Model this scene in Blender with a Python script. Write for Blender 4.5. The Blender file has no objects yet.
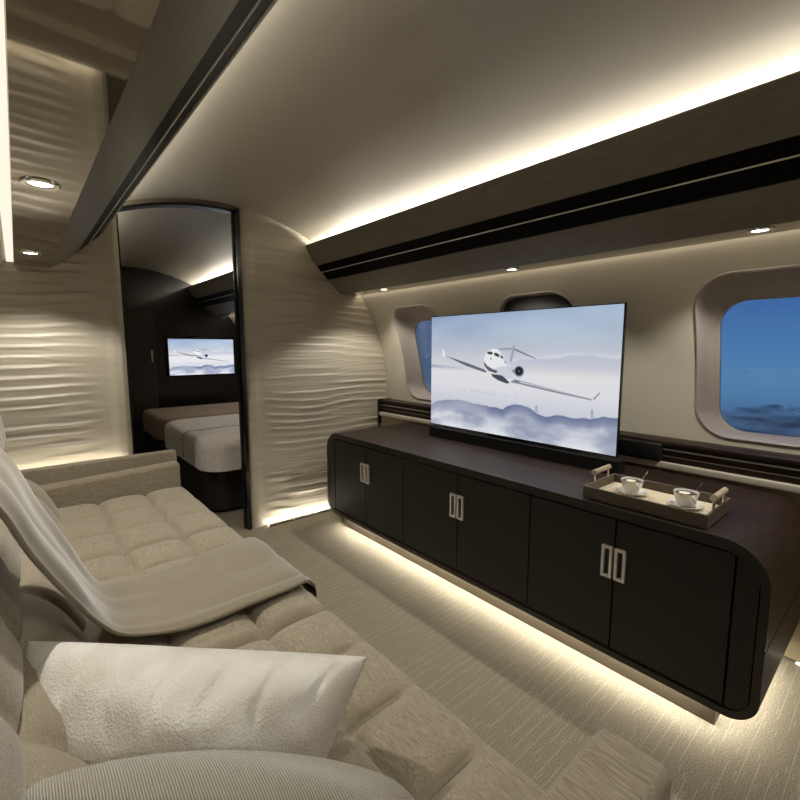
import bpy, bmesh, math, random
import numpy as np
from mathutils import Vector, Matrix, noise
random.seed(4)
PI = math.pi
S = bpy.context.scene
COL = S.collection
H = 1.2

# ------------------------------------------------------------------ materials
def lin(c):
    return tuple(((v/255)/12.92 if v/255 <= .04045 else ((v/255+.055)/1.055)**2.4) for v in c) + (1,)

def mat(name, rgb, rough=.5, metal=0., spec=.5, coat=0., coat_rough=.1, sheen=0., emit=None, es=0.):
    m = bpy.data.materials.new(name); m.use_nodes = True
    b = m.node_tree.nodes['Principled BSDF']
    b.inputs['Base Color'].default_value = lin(rgb)
    b.inputs['Roughness'].default_value = rough
    b.inputs['Metallic'].default_value = metal
    b.inputs['Specular IOR Level'].default_value = spec
    b.inputs['Coat Weight'].default_value = coat
    b.inputs['Coat Roughness'].default_value = coat_rough
    b.inputs['Sheen Weight'].default_value = sheen
    if emit:
        b.inputs['Emission Color'].default_value = lin(emit)
        b.inputs['Emission Strength'].default_value = es
    return m

def nodes(m):
    nt = m.node_tree
    return nt, nt.nodes, nt.links, nt.nodes['Principled BSDF']

def textured(m, c1, c2, scale, nscale=1.0, detail=6, bump=0., bdist=.002, bscale=None, lo=.35, hi=.65):
    """noise colour variation, stretched by scale, plus a bump of the same kind"""
    nt, N, L, b = nodes(m)
    tc = N.new('ShaderNodeTexCoord'); mp = N.new('ShaderNodeMapping')
    mp.inputs['Scale'].default_value = scale
    L.new(tc.outputs['Object'], mp.inputs['Vector'])
    nz = N.new('ShaderNodeTexNoise'); nz.inputs['Scale'].default_value = nscale
    nz.inputs['Detail'].default_value = detail
    L.new(mp.outputs['Vector'], nz.inputs['Vector'])
    cr = N.new('ShaderNodeValToRGB')
    cr.color_ramp.elements[0].position = lo; cr.color_ramp.elements[0].color = lin(c1)
    cr.color_ramp.elements[1].position = hi; cr.color_ramp.elements[1].color = lin(c2)
    L.new(nz.outputs['Fac'], cr.inputs['Fac']); L.new(cr.outputs['Color'], b.inputs['Base Color'])
    if bump:
        src = nz
        if bscale:
            mp2 = N.new('ShaderNodeMapping'); mp2.inputs['Scale'].default_value = bscale
            L.new(tc.outputs['Object'], mp2.inputs['Vector'])
            src = N.new('ShaderNodeTexNoise'); src.inputs['Scale'].default_value = 1; src.inputs['Detail'].default_value = 3
            L.new(mp2.outputs['Vector'], src.inputs['Vector'])
        bp = N.new('ShaderNodeBump'); bp.inputs['Strength'].default_value = bump; bp.inputs['Distance'].default_value = bdist
        L.new(src.outputs['Fac'], bp.inputs['Height']); L.new(bp.outputs['Normal'], b.inputs['Normal'])
    return m

M = {}
M['ceiling'] = mat('ceiling_paint', (168, 161, 145), .4)
M['panel'] = textured(mat('wall_pleat', (196, 186, 164), .42), (172, 163, 143), (184, 175, 155), (3, 3, 40))
M['wall'] = mat('sidewall_lining', (190, 182, 163), .5)
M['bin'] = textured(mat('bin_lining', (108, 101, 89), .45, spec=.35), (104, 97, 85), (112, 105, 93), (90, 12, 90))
M['underside'] = mat('glossy_underside', (150, 143, 132), .035, metal=.75)
M['black'] = mat('black_gloss', (8, 7, 6), .5, spec=.06)
M['matte_black'] = mat('black_matte', (9, 9, 8), .55)
M['gap'] = mat('shadow_gap', (4, 4, 4), .9, spec=.1)
M['silver'] = mat('satin_metal', (215, 208, 194), .3, metal=.3)
M['nickel'] = mat('brushed_nickel', (216, 209, 196), .35, metal=.35)
M['chrome'] = mat('chrome', (220, 215, 205), .12, metal=1.)
M['door'] = textured(mat('dark_leather', (34, 31, 26), .5, spec=.35), (31, 28, 23), (38, 34, 28), (120, 120, 120), bump=.15, bdist=.0008)
M['wood'] = textured(mat('dark_wood', (34, 25, 19), .5, spec=.25, coat=.03, coat_rough=.2), (22, 16, 12), (58, 42, 31), (42, 1.6, 42), nscale=1.2, lo=.3, hi=.7)
M['shell'] = mat('cabinet_edge', (32, 28, 23), .35, coat=.2)
M['plinth'] = mat('plinth_paint', (92, 82, 66), .5)
M['dado'] = mat('dado_cloth', (150, 134, 106), .6)
M['strip'] = mat('pale_strip', (188, 180, 164), .45)
M['led'] = None
M['screen_edge'] = mat('screen_bezel', (8, 8, 9), .25)
M['porcelain'] = mat('porcelain', (238, 235, 228), .15, coat=.5)
M['coffee'] = mat('coffee', (38, 20, 10), .2)
M['froth'] = mat('coffee_froth', (236, 224, 200), .6)
M['tray_leather'] = textured(mat('tray_leather', (92, 82, 66), .5), (84, 75, 60), (100, 90, 73), (150, 150, 150), bump=.2, bdist=.0006)
M['tray_mat'] = textured(mat('tray_mat', (196, 180, 148), .7), (204, 190, 160), (226, 213, 184), (160, 160, 160), nscale=1.)
M['tan_leather'] = mat('tan_leather', (176, 160, 132), .45)
M['sofa'] = textured(mat('sofa_linen', (168, 154, 128), .85, spec=.25, sheen=.25), (122, 111, 91), (178, 166, 142), (760, 34, 760), nscale=1.0, detail=2, bump=.18, bdist=.0016, lo=.28, hi=.72)
M['sofa_back'] = textured(mat('sofa_linen_back', (168, 154, 128), .85, spec=.25, sheen=.25), (122, 111, 91), (178, 166, 142), (760, 760, 34), nscale=1.0, detail=2, bump=.18, bdist=.0016, lo=.28, hi=.72)
M['arm'] = textured(mat('sofa_arm_cloth', (150, 136, 110), .8, spec=.25, sheen=.2), (126, 115, 94), (150, 139, 116), (40, 260, 260), bump=.25, bdist=.001)
M['throw'] = textured(mat('throw_wool', (150, 136, 110), .75, spec=.3, sheen=.5), (128, 117, 95), (141, 130, 107), (300, 300, 300), bump=.15, bdist=.0006)
M['throw_trim'] = mat('throw_edge', (34, 28, 24), .7)
M['pillow'] = textured(mat('pillow_chenille', (222, 214, 194), .6, spec=.5, sheen=.4), (222, 214, 196), (246, 242, 231), (11, 11, 11), bump=.9, bdist=.004, bscale=(240, 240, 240), lo=.3, hi=.7)
M['mattress'] = textured(mat('bed_cover', (214, 206, 196), .7, sheen=.3), (208, 200, 190), (220, 212, 202), (30, 30, 30))
M['runner'] = mat('bed_runner', (140, 120, 102), .8)
M['bed_base'] = mat('bed_base_leather', (40, 32, 26), .45)
M['wardrobe'] = mat('wardrobe_veneer', (44, 41, 36), .4)
M['bulkhead'] = textured(mat('dark_bulkhead', (18, 15, 13), .3, coat=.3), (11, 9, 8), (30, 24, 20), (60, 60, 2), nscale=1.2)
M['jamb'] = mat('door_jamb_black', (10, 9, 8), .25, coat=.3)
M['header'] = mat('door_header', (92, 84, 70), .4)

def emissive(name, rgb, s):
    m = bpy.data.materials.new(name); m.use_nodes = True
    nt = m.node_tree; nt.nodes.clear()
    o = nt.nodes.new('ShaderNodeOutputMaterial'); e = nt.nodes.new('ShaderNodeEmission')
    e.inputs['Color'].default_value = lin(rgb); e.inputs['Strength'].default_value = s
    nt.links.new(e.outputs[0], o.inputs[0]); return m
WARM = (255, 249, 237)
M['cove'] = emissive('cove_led', WARM, 28)
M['wash'] = emissive('wash_led', (255, 244, 226), 6.0)
M['wash_left'] = emissive('wash_led_sofa_side', (255, 240, 218), 1.0)
M['under_led'] = emissive('plinth_led', (255, 251, 242), 44)
M['base_led'] = emissive('base_led', (255, 246, 226), 3)
M['lamp'] = emissive('downlight_lens', (255, 246, 232), 9)

def glass_mat():
    m = bpy.data.materials.new('window_glass'); m.use_nodes = True
    nt = m.node_tree; nt.nodes.clear(); N = nt.nodes; L = nt.links
    o = N.new('ShaderNodeOutputMaterial'); mx = N.new('ShaderNodeMixShader')
    t = N.new('ShaderNodeBsdfTransparent'); t.inputs['Color'].default_value = (.96, .97, .98, 1)
    g = N.new('ShaderNodeBsdfGlossy'); g.inputs['Roughness'].default_value = .03
    f = N.new('ShaderNodeFresnel'); f.inputs['IOR'].default_value = 1.3
    L.new(f.outputs[0], mx.inputs[0]); L.new(t.outputs[0], mx.inputs[1]); L.new(g.outputs[0], mx.inputs[2])
    L.new(mx.outputs[0], o.inputs[0]); return m
M['glass'] = glass_mat()

def carpet_mat():
    m = mat('carpet', (150, 134, 104), .92, spec=.15)
    nt, N, L, b = nodes(m)
    def math_(op, a, c=None, clamp=False):
        n = N.new('ShaderNodeMath'); n.operation = op; n.use_clamp = clamp
        for i, v in enumerate((a, c)):
            if v is None: continue
            if isinstance(v, (int, float)): n.inputs[i].default_value = v
            else: L.new(v, n.inputs[i])
        return n.outputs[0]
    tc = N.new('ShaderNodeTexCoord'); sp = N.new('ShaderNodeSeparateXYZ'); L.new(tc.outputs['Object'], sp.inputs[0])
    def lines(pitch, width, seglen, duty, seed):
        r = math_('DIVIDE', sp.outputs['Y'], pitch); row = math_('FLOOR', r)
        wn = N.new('ShaderNodeTexWhiteNoise'); wn.noise_dimensions = '1D'
        L.new(math_('ADD', row, seed), wn.inputs['W'])
        d = math_('ABSOLUTE', math_('SUBTRACT', math_('SUBTRACT', r, row), .5))
        line = math_('LESS_THAN', d, width)
        seg = math_('FRACT', math_('ADD', math_('DIVIDE', sp.outputs['X'], seglen), math_('MULTIPLY', wn.outputs['Value'], 7.3)))
        on = math_('LESS_THAN', seg, duty)
        return math_('MULTIPLY', line, on)
    a = math_('MAXIMUM', lines(.031, .040, .62, .62, 3.1), lines(.0155, .07, .26, .13, 11.7))
    nz = N.new('ShaderNodeTexNoise'); nz.inputs['Scale'].default_value = 260; nz.inputs['Detail'].default_value = 3
    L.new(tc.outputs['Object'], nz.inputs['Vector'])
    cr = N.new('ShaderNodeValToRGB')
    cr.color_ramp.elements[0].position = .3; cr.color_ramp.elements[0].color = lin((112, 103, 86))
    cr.color_ramp.elements[1].position = .7; cr.color_ramp.elements[1].color = lin((163, 153, 131))
    L.new(nz.outputs['Fac'], cr.inputs['Fac'])
    mx = N.new('ShaderNodeMix'); mx.data_type = 'RGBA'
    L.new(math_('MULTIPLY', a, .30), mx.inputs['Factor'])
    L.new(cr.outputs['Color'], mx.inputs['A']); mx.inputs['B'].default_value = lin((212, 201, 176))
    L.new(mx.outputs['Result'], b.inputs['Base Color'])
    bp = N.new('ShaderNodeBump'); bp.inputs['Strength'].default_value = .6; bp.inputs['Distance'].default_value = .003
    L.new(math_('ADD', nz.outputs['Fac'], math_('MULTIPLY', a, .5)), bp.inputs['Height'])
    L.new(bp.outputs['Normal'], b.inputs['Normal'])
    return m
M['carpet'] = carpet_mat()

def knit_mat():
    m = mat('ribbed_knit', (190, 180, 156), .8, spec=.25, sheen=.3)
    nt, N, L, b = nodes(m)
    tc = N.new('ShaderNodeTexCoord'); w = N.new('ShaderNodeTexWave')
    w.wave_type = 'BANDS'; w.bands_direction = 'X'; w.inputs['Scale'].default_value = 105
    w.inputs['Distortion'].default_value = .6; w.inputs['Detail'].default_value = 1
    L.new(tc.outputs['Object'], w.inputs['Vector'])
    cr = N.new('ShaderNodeValToRGB')
    cr.color_ramp.elements[0].color = lin((158, 149, 130)); cr.color_ramp.elements[0].position = .1
    cr.color_ramp.elements[1].color = lin((204, 197, 180)); cr.color_ramp.elements[1].position = .6
    L.new(w.outputs['Fac'], cr.inputs['Fac']); L.new(cr.outputs['Color'], b.inputs['Base Color'])
    bp = N.new('ShaderNodeBump'); bp.inputs['Strength'].default_value = .8; bp.inputs['Distance'].default_value = .003
    L.new(w.outputs['Fac'], bp.inputs['Height']); L.new(bp.outputs['Normal'], b.inputs['Normal'])
    return m
M['knit'] = knit_mat()

# ------------------------------------------------------------------ helpers
def base_of(o):
    v = Vector((0, 0, 0))
    while o is not None:
        v = v + o.location; o = o.parent
    return v

def part(name, bm, m, parent=None, angle=38, flat=False):
    me = bpy.data.meshes.new(name)
    bmesh.ops.recalc_face_normals(bm, faces=bm.faces)
    if parent is not None:
        bm.transform(Matrix.Translation(-base_of(parent)))
    bm.to_mesh(me); bm.free()
    for mm in (m if isinstance(m, (list, tuple)) else [m]): me.materials.append(mm)
    if not flat:
        me.shade_smooth(); me.set_sharp_from_angle(angle=math.radians(angle))
    o = bpy.data.objects.new(name, me); COL.objects.link(o)
    if parent is not None: o.parent = parent
    return o

def thing(name, label, cat, loc=(0, 0, 0), group=None):
    o = bpy.data.objects.new(name, None); COL.objects.link(o)
    o.empty_display_size = .05; o.location = loc
    o['label'] = label; o['category'] = cat
    if group: o['group'] = group
    return o

def tag(o, label, cat, group=None):
    o['label'] = label; o['category'] = cat
    if group: o['group'] = group
    return o

def struct(name, bm, m, parent=None, **k):
    o = part(name, bm, m, parent, **k)
    if parent is None: o['kind'] = 'structure'
    return o

def rebase(o, loc):
    """move a single-mesh thing's origin to its base"""
    o.data.transform(Matrix.Translation(-Vector(loc))); o.location = loc; return o

def copy_tree(root, loc, label, group=None):
    r = root.copy(); COL.objects.link(r); r.location = loc; r['label'] = label
    if group: r['group'] = group
    for ch in list(root.children):
        c = ch.copy(); COL.objects.link(c); c.parent = r
        for g in list(ch.children):
            d = g.copy(); COL.objects.link(d); d.parent = c
    return r

def box(bm, x0, x1, y0, y1, z0, z1, r=0., seg=3):
    res = bmesh.ops.create_cube(bm, size=1)
    vs = res['verts']
    for v in vs:
        v.co = Vector(((x0+x1)/2+v.co.x*(x1-x0), (y0+y1)/2+v.co.y*(y1-y0), (z0+z1)/2+v.co.z*(z1-z0)))
    if r > 0:
        es = list({e for v in vs for e in v.link_edges})
        bmesh.ops.bevel(bm, geom=es, offset=r, segments=seg, profile=.5, affect='EDGES', clamp_overlap=True)
    return bm

def bx(*a, **k):
    return box(bmesh.new(), *a, **k)

def prism(bm, pts, axis, a, b, cap=True, nseg=1):
    """closed 2D outline pts extruded from a to b along axis ('x','y','z')"""
    def mk(p, t):
        return {'x': (t, p[0], p[1]), 'y': (p[0], t, p[1]), 'z': (p[0], p[1], t)}[axis]
    rings = [[bm.verts.new(mk(p, a+(b-a)*k/nseg)) for p in pts] for k in range(nseg+1)]
    n = len(pts)
    for r0, r1 in zip(rings, rings[1:]):
        for i in range(n):
            bm.faces.new((r0[i], r0[(i+1) % n], r1[(i+1) % n], r1[i]))
    if cap:
        bm.faces.new(rings[0]); bm.faces.new(rings[-1])
    return bm

def sheet(bm, pts, axis, a, b, nseg=1):
    """open 2D polyline extruded along axis"""
    def mk(p, t):
        return {'x': (t, p[0], p[1]), 'y': (p[0], t, p[1]), 'z': (p[0], p[1], t)}[axis]
    rings = [[bm.verts.new(mk(p, a+(b-a)*k/nseg)) for p in pts] for k in range(nseg+1)]
    for r0, r1 in zip(rings, rings[1:]):
        for i in range(len(pts)-1):
            bm.faces.new((r0[i], r0[i+1], r1[i+1], r1[i]))
    return bm

def grid(bm, nu, nv, f, closed_u=False, closed_v=False):
    V = [[bm.verts.new(f(i, j)) for j in range(nv)] for i in range(nu)]
    for i in range(nu if closed_u else nu-1):
        for j in range(nv if closed_v else nv-1):
            i2 = (i+1) % nu; j2 = (j+1) % nv
            bm.faces.new((V[i][j], V[i2][j], V[i2][j2], V[i][j2]))
    return V

def lathe(bm, prof, c=(0, 0, 0), n=32):
    rings = []
    for r, z in prof:
        if r < 1e-6: rings.append([bm.verts.new((c[0], c[1], c[2]+z))])
        else: rings.append([bm.verts.new((c[0]+r*math.cos(2*PI*k/n), c[1]+r*math.sin(2*PI*k/n), c[2]+z)) for k in range(n)])
    for a, b in zip(rings, rings[1:]):
        for k in range(n):
            k2 = (k+1) % n
            if len(a) == 1 and len(b) == 1: continue
            if len(a) == 1: bm.faces.new((a[0], b[k2], b[k]))
            elif len(b) == 1: bm.faces.new((a[k], a[k2], b[0]))
            else: bm.faces.new((a[k], a[k2], b[k2], b[k]))
    return bm

def tube(bm, pts, r, n=10, cap=True):
    pts = [Vector(p) for p in pts]; rings = []
    for i, p in enumerate(pts):
        d = (pts[min(i+1, len(pts)-1)]-pts[max(i-1, 0)]).normalized()
        u = d.cross(Vector((0, 0, 1)))
        if u.length < 1e-3: u = d.cross(Vector((1, 0, 0)))
        u.normalize(); w = d.cross(u)
        rr = r[i] if isinstance(r, (list, tuple)) else r
        rings.append([bm.verts.new(p+(u*math.cos(2*PI*k/n)+w*math.sin(2*PI*k/n))*rr) for k in range(n)])
    for a, b in zip(rings, rings[1:]):
        for k in range(n): bm.faces.new((a[k], a[(k+1) % n], b[(k+1) % n], b[k]))
    if cap:
        bm.faces.new(rings[0]); bm.faces.new(rings[-1])
    return bm

def rrect(cx, cy, hw, hh, r, n=8):
    """rounded rectangle outline"""
    out = []
    for (sx, sy, a0) in ((1, 1, 0), (-1, 1, PI/2), (-1, -1, PI), (1, -1, 3*PI/2)):
        for k in range(n+1):
            a = a0+PI/2*k/n
            out.append((cx+sx*(hw-r)+r*math.cos(a), cy+sy*(hh-r)+r*math.sin(a)))
    return out

def rrect_dense(cx, cy, hw, hh, r, n=10, m=10):
    """rounded rectangle outline with points along the straight sides too"""
    P = rrect(cx, cy, hw, hh, r, n); out = []
    for i, p in enumerate(P):
        out.append(p)
        if i % (n+1) == n:
            q = P[(i+1) % len(P)]
            out += [(p[0]+(q[0]-p[0])*k/m, p[1]+(q[1]-p[1])*k/m) for k in range(1, m)]
    return out

def smooth(a, b, x):
    t = min(1, max(0, (x-a)/(b-a))); return t*t*(3-2*t)

def catmull(P, n):
    P = [Vector(p) for p in P]; out = []
    for i in range(len(P)-1):
        p0 = P[max(i-1, 0)]; p1 = P[i]; p2 = P[i+1]; p3 = P[min(i+2, len(P)-1)]
        for k in range(n):
            t = k/n
            out.append(.5*((2*p1)+(p2-p0)*t+(2*p0-5*p1+4*p2-p3)*t*t+(3*p1-p0-3*p2+p3)*t**3))
    out.append(P[-1]); return out

# ------------------------------------------------------------------ cabin shell
XC = .995                       # centre line of the cabin
Y0, Y1 = -1.6, 5.66            # aft and forward ends of what is built
YW = 2.814                     # bulkhead with the doorway
ZW = [0., .30, .607, .977, 1.218, 1.40, 1.485, 1.586, 1.70]
XW = [2.20, 2.252, 2.272, 2.257, 2.197, 2.130, 2.085, 2.006, 1.92]
_cf = np.polyfit(ZW, XW, 4)
def xw(z): return float(np.polyval(_cf, z))
def mx(x, side): return x if side > 0 else 2*XC-x
def zc(x):
    d = min(abs(x-XC), .60); z = 2.055-.352*d*d*1.02-.02*d**4
    return z-.10*max(0, abs(x-XC)-.60)      # flattens into the cove pocket above the bins

bm = bmesh.new(); box(bm, 2*XC-2.35, 2.35, Y0-.1, Y1+.1, -.05, 0)
struct('floor', bm, M['carpet'])
pts = [(XC+(-.84+1.68*k/48), zc(XC+(-.84+1.68*k/48))) for k in range(49)]
ptsu = [(x, z+.04) for x, z in reversed(pts)]
struct('ceiling', prism(bmesh.new(), pts+ptsu, 'y', Y0-.1, Y1+.1), M['ceiling'])

# windows: centres along the cabin, every 1.03 m
WIN = [-.573, .396, 1.373, 2.325]
WZ, WHW, WHH, WR = 1.147, .228, .325, .125
def side_wall(side):
    bm = bmesh.new()
    zlo, zhi = .60, 1.60
    def add(y, z): return (mx(xw(z), side), y, z)
    cells = []
    edges_y = [Y0] + [w+.48 for w in WIN if w+.48 < YW+.3]
    # one ring patch round each window, flat strips elsewhere
    for w in WIN:
        k = WIN.index(w); ya = (WIN[k-1]+w)/2 if k else w-.485; yb = (WIN[k+1]+w)/2 if k < 3 else YW+.06
        hole = rrect_dense(w, WZ, WHW, WHH, WR)
        n = len(hole); K = 18; rings = []
        outer = []
        for (hy, hz) in hole:
            dy, dz = hy-w, hz-WZ
            sy = ((yb-w)/dy if dy > 1e-9 else (ya-w)/dy if dy < -1e-9 else 1e9)
            sz = ((zhi-WZ)/dz if dz > 1e-9 else (zlo-WZ)/dz if dz < -1e-9 else 1e9)
            s = min(sy, sz); outer.append((w+dy*s, WZ+dz*s))
        # put exact corners in
        for cy, cz in ((ya, zlo), (ya, zhi), (yb, zlo), (yb, zhi)):
            k = min(range(n), key=lambda i: (outer[i][0]-cy)**2+(outer[i][1]-cz)**2); outer[k] = (cy, cz)
        for k in range(K+1):
            t = k/K
            rings.append([bm.verts.new(add(h[0]+(o[0]-h[0])*t, h[1]+(o[1]-h[1])*t)) for h, o in zip(hole, outer)])
        for a, b in zip(rings, rings[1:]):
            for i in range(n): bm.faces.new((a[i], a[(i+1) % n], b[(i+1) % n], b[i]))
    def strip(ya, yb, za, zb, n=16):
        sheet(bm, [(mx(xw(za+(zb-za)*k/n), side), za+(zb-za)*k/n) for k in range(n+1)], 'y', ya, yb)
    strip(Y0-.1, WIN[0]-.485, 0, zhi); strip(WIN[0]-.485, YW+.06, 0, zlo)
    strip(YW+.06, Y1+.1, 0, zhi); strip(Y0-.1, Y1+.1, zhi, 1.72, 4)
    bmesh.ops.remove_doubles(bm, verts=bm.verts, dist=.0008)
    return bm
for side, nm in ((1, 'wall_right'), (-1, 'wall_left')):
    struct(nm, side_wall(side), M['wall'])

k_ = 0
M['reveal'] = mat('window_reveal', (150, 140, 130), .35)
for side in (1, -1):
    for w in WIN:
        k_ += 1
        bm = bmesh.new()
        # lofted reveal: from the wall opening, with a rolled lip, out to the pane
        gz, ghw, ghh, gr = 1.111, .177, .279, .098
        slope = (xw(1.38)-xw(.85))/.53
        xp = lambda z: xw(1.113)+slope*(z-1.113)          # the pane is flat and follows the wall's lean
        def ringpts(t, d, ex=0.):
            hw, hh, r, cz = [p+(q-p)*t for p, q in ((WHW+ex, ghw), (WHH+ex, ghh), (WR+ex*.8, gr), (WZ, gz))]
            return [(mx((xw(z)*(1-t)+xp(z)*t)+d, side), y, z) for y, z in rrect_dense(w, cz, hw, hh, r)]
        rings = []
        for t, d, ex in ((0, -.001, .014), (0, -.005, .010), (0, -.0065, .004), (0, -.004, 0), (.03, .004, 0), (.10, .022, 0), (.25, .05, 0), (.5, .078, 0), (.75, .092, 0), (.93, .098, 0), (1, .10, 0), (1, .118, 0)):
            rings.append([bm.verts.new(p) for p in ringpts(t, d, ex)])
        for a, b in zip(rings, rings[1:]):
            for i in range(len(a)): bm.faces.new((a[i], a[(i+1) % len(a)], b[(i+1) % len(a)], b[i]))
        fr = struct('window_%d' % k_, bm, M['reveal'])
        bm = bmesh.new(); dark = (w == WIN[2] and side > 0)
        for d in (.106, .111):
            bm.faces.new([bm.verts.new((mx(xp(z)+d, side), y, z)) for y, z in rrect(w, gz, ghw, ghh, gr, 9)])
        part('window_pane', bm, M['glass'], fr, flat=True)
        if dark:
            bm = bmesh.new()   # pleated shade drawn in the window behind the screen
            for d in (.030, .038):
                bm.faces.new([bm.verts.new(p) for p in ringpts(.03, d-.022, -.002)])
            sh = part('window_shade', bm, mat('dark_shade', (40, 37, 32), .8), fr); sh['label'] = 'dark drawn shade'

# low dado rails under the windows
def dado(side, idx):
    s = lambda a, b: (min(mx(a, side), mx(b, side)), max(mx(a, side), mx(b, side)))
    ya, yb = Y0, YW-.045
    d = struct('trim_%d' % idx, bx(*s(2.172, 2.22), ya, yb, .012, .664), M['dado'])
    bm = bmesh.new(); box(bm, *s(2.176, 2.272), ya, yb, .69, .768); part('rail_panel', bm, M['wood'], d)
    part('ledge_top', bx(*s(2.158, 2.272), ya, yb, .768, .786, r=.004), M['wood'], d)
    part('rail_bead', bx(*s(2.168, 2.178), ya, yb, .744, .750), M['nickel'], d)
    part('rail_bead', bx(*s(2.170, 2.178), ya, yb, .714, .718), M['plinth'], d)
    part('pale_strip', bx(*s(2.150, 2.22), ya, yb, .664, .690, r=.003), M['strip'], d)
    part('end_post', bx(*s(2.15, 2.272), yb, yb+.02, .60, .79), M['matte_black'], d)
    part('base_light', bx(*s(2.160, 2.168), ya, .21, .004, .010), M['base_led'], d)
    return d
dado(1, 1); dado(-1, 2)

# ------------------------------------------------------------------ overhead bins
def bin_unit(side, ya, yb, label, near=False):
    t = thing('overhead_bin', label, 'overhead bin', (mx(1.8, side), (ya+yb)/2, 1.583))
    up = [(1.553, 1.893), (1.549, 1.887), (1.552, 1.879), (1.570, 1.846), (1.596, 1.803), (1.628, 1.762)]
    lowr = [(1.722, 1.672), (1.778, 1.624), (1.828, 1.588), (1.838, 1.583)]
    back = [(2.010, 1.600), (1.960, 1.70), (1.80, 1.835), (1.64, 1.835), (1.585, 1.868), (1.565, 1.893)]
    P = lambda pts: [(mx(x, side), z) for x, z in pts]
    # upper shell: lip, upper face, inner back and trough
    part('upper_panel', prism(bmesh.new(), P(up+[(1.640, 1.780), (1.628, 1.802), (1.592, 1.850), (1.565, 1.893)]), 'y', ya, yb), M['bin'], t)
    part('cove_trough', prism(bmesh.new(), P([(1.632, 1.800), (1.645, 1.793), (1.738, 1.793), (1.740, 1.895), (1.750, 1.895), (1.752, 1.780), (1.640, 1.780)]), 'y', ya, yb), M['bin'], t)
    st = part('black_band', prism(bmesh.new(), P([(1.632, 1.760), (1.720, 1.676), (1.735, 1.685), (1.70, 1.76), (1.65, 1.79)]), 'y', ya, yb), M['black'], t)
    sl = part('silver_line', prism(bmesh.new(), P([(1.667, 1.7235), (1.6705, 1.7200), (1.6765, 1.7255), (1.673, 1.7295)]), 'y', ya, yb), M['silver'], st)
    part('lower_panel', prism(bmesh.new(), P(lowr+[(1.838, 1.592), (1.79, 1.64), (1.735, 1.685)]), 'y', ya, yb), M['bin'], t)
    part('underside_panel', prism(bmesh.new(), P([(1.8385, 1.583), (1.970, 1.583), (1.970, 1.597), (1.8385, 1.597)]), 'y', ya, yb), M['underside'], t, angle=10)
    part('wash_light', prism(bmesh.new(), P([(1.9705, 1.5945), (1.9960, 1.5945), (1.9940, 1.599), (1.9705, 1.599)]), 'y', ya+.02, yb-.012, nseg=16), M['wash'] if side > 0 else M['wash_left'], t, flat=True)
    part('end_plate', prism(bmesh.new(), P([(1.59, 1.84), (1.632, 1.765), (1.72, 1.684), (1.80, 1.62), (1.845, 1.597), (1.99, 1.60), (1.93, 1.69), (1.80, 1.81), (1.64, 1.80)]), 'y', yb-.012, yb-.002), M['bin'], t)
    n = max(1, int((yb-ya)/.25)); bm = bmesh.new()
    sheet(bm, P([(1.655, 1.800), (1.732, 1.834)]), 'y', ya+.05, yb-.06, n)
    lt = part('cove_light', bm, M['cove'], t, flat=True)
    # light goes up from the strip: face it upwards
    for p in lt.data.polygons:
        if p.normal.x*side > 0: p.flip()
    return t
bin_unit(1, Y0, YW-.002, 'beige overhead bin with black band above the windows and television')
bin_unit(-1, Y0, YW-.002, 'beige overhead bin with glossy underside above the tufted sofa')
bin_unit(1, YW+.062, Y1-.01, 'overhead bin seen through the doorway over the bed')
bin_unit(-1, YW+.062, Y1-.01, 'overhead bin in the bedroom on the wardrobe side')

# ------------------------------------------------------------------ bulkhead with pleated panels
def top_at(x):
    d = abs(x-XC)
    if d < .80: return zc(x)+.006
    if d < 1.0: return 1.78
    lo, hi = .5, 1.70       # where the curved side wall stands at this x
    X = XC+d
    for _ in range(30):
        m_ = (lo+hi)/2
        if xw(m_) > X: lo = m_
        else: hi = m_
    return lo
def vnoise(X, Y, fx, fy, seed, octv=4):
    """smooth value noise over arrays"""
    rs = np.random.RandomState(seed); out = np.zeros(np.shape(X)); a = 1.; tot = 0
    for o in range(octv):
        G = rs.rand(64, 64); x = X*fx*2**o; y = Y*fy*2**o
        i = np.floor(x).astype(int); j = np.floor(y).astype(int); u = x-i; v = y-j
        u = u*u*u*(u*(u*6-15)+10); v = v*v*v*(v*(v*6-15)+10)
        g = lambda a_, b_: G[a_ % 64, b_ % 64]
        out += a*((g(i, j)*(1-u)+g(i+1, j)*u)*(1-v)+(g(i, j+1)*(1-u)+g(i+1, j+1)*u)*v); tot += a; a *= .5
    return out/tot
def pleats(x, z, xa, xb, fl=.075):
    """relief of the horizontally pleated leather, fading out to its plain margins"""
    ss = lambda a, b, t: (lambda q: q*q*(3-2*q))(np.clip((t-a)/(b-a), 0, 1))
    e = ss(xa+fl+.02, xa+fl+.17, x+.10*(vnoise(x, z, 1.2, 19, 44, 2)-.5))*(1-ss(xb-.03, xb-.005, x))
    pitch = .051
    q = z/pitch+1.15*(vnoise(x, z, 1.9, 2.6, 3, 2)-.5)+.16*(x-xa)/pitch*.12
    f = q-np.floor(q)
    saw = np.where(f < .78, (f/.78)**1.8, (1-f)/.22)
    amp = np.clip(2.1*vnoise(x, z, 2.6, 15, 9, 2)-.45, .12, 1.3)
    q2 = z/(pitch*.47)+2.2*(vnoise(x, z, 2.4, 4, 21, 2)-.5)
    return e*(.0100*saw*amp+.0020*(.5+.5*np.sin(2*PI*q2))*vnoise(x, z, 3, 12, 5, 2))
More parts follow.
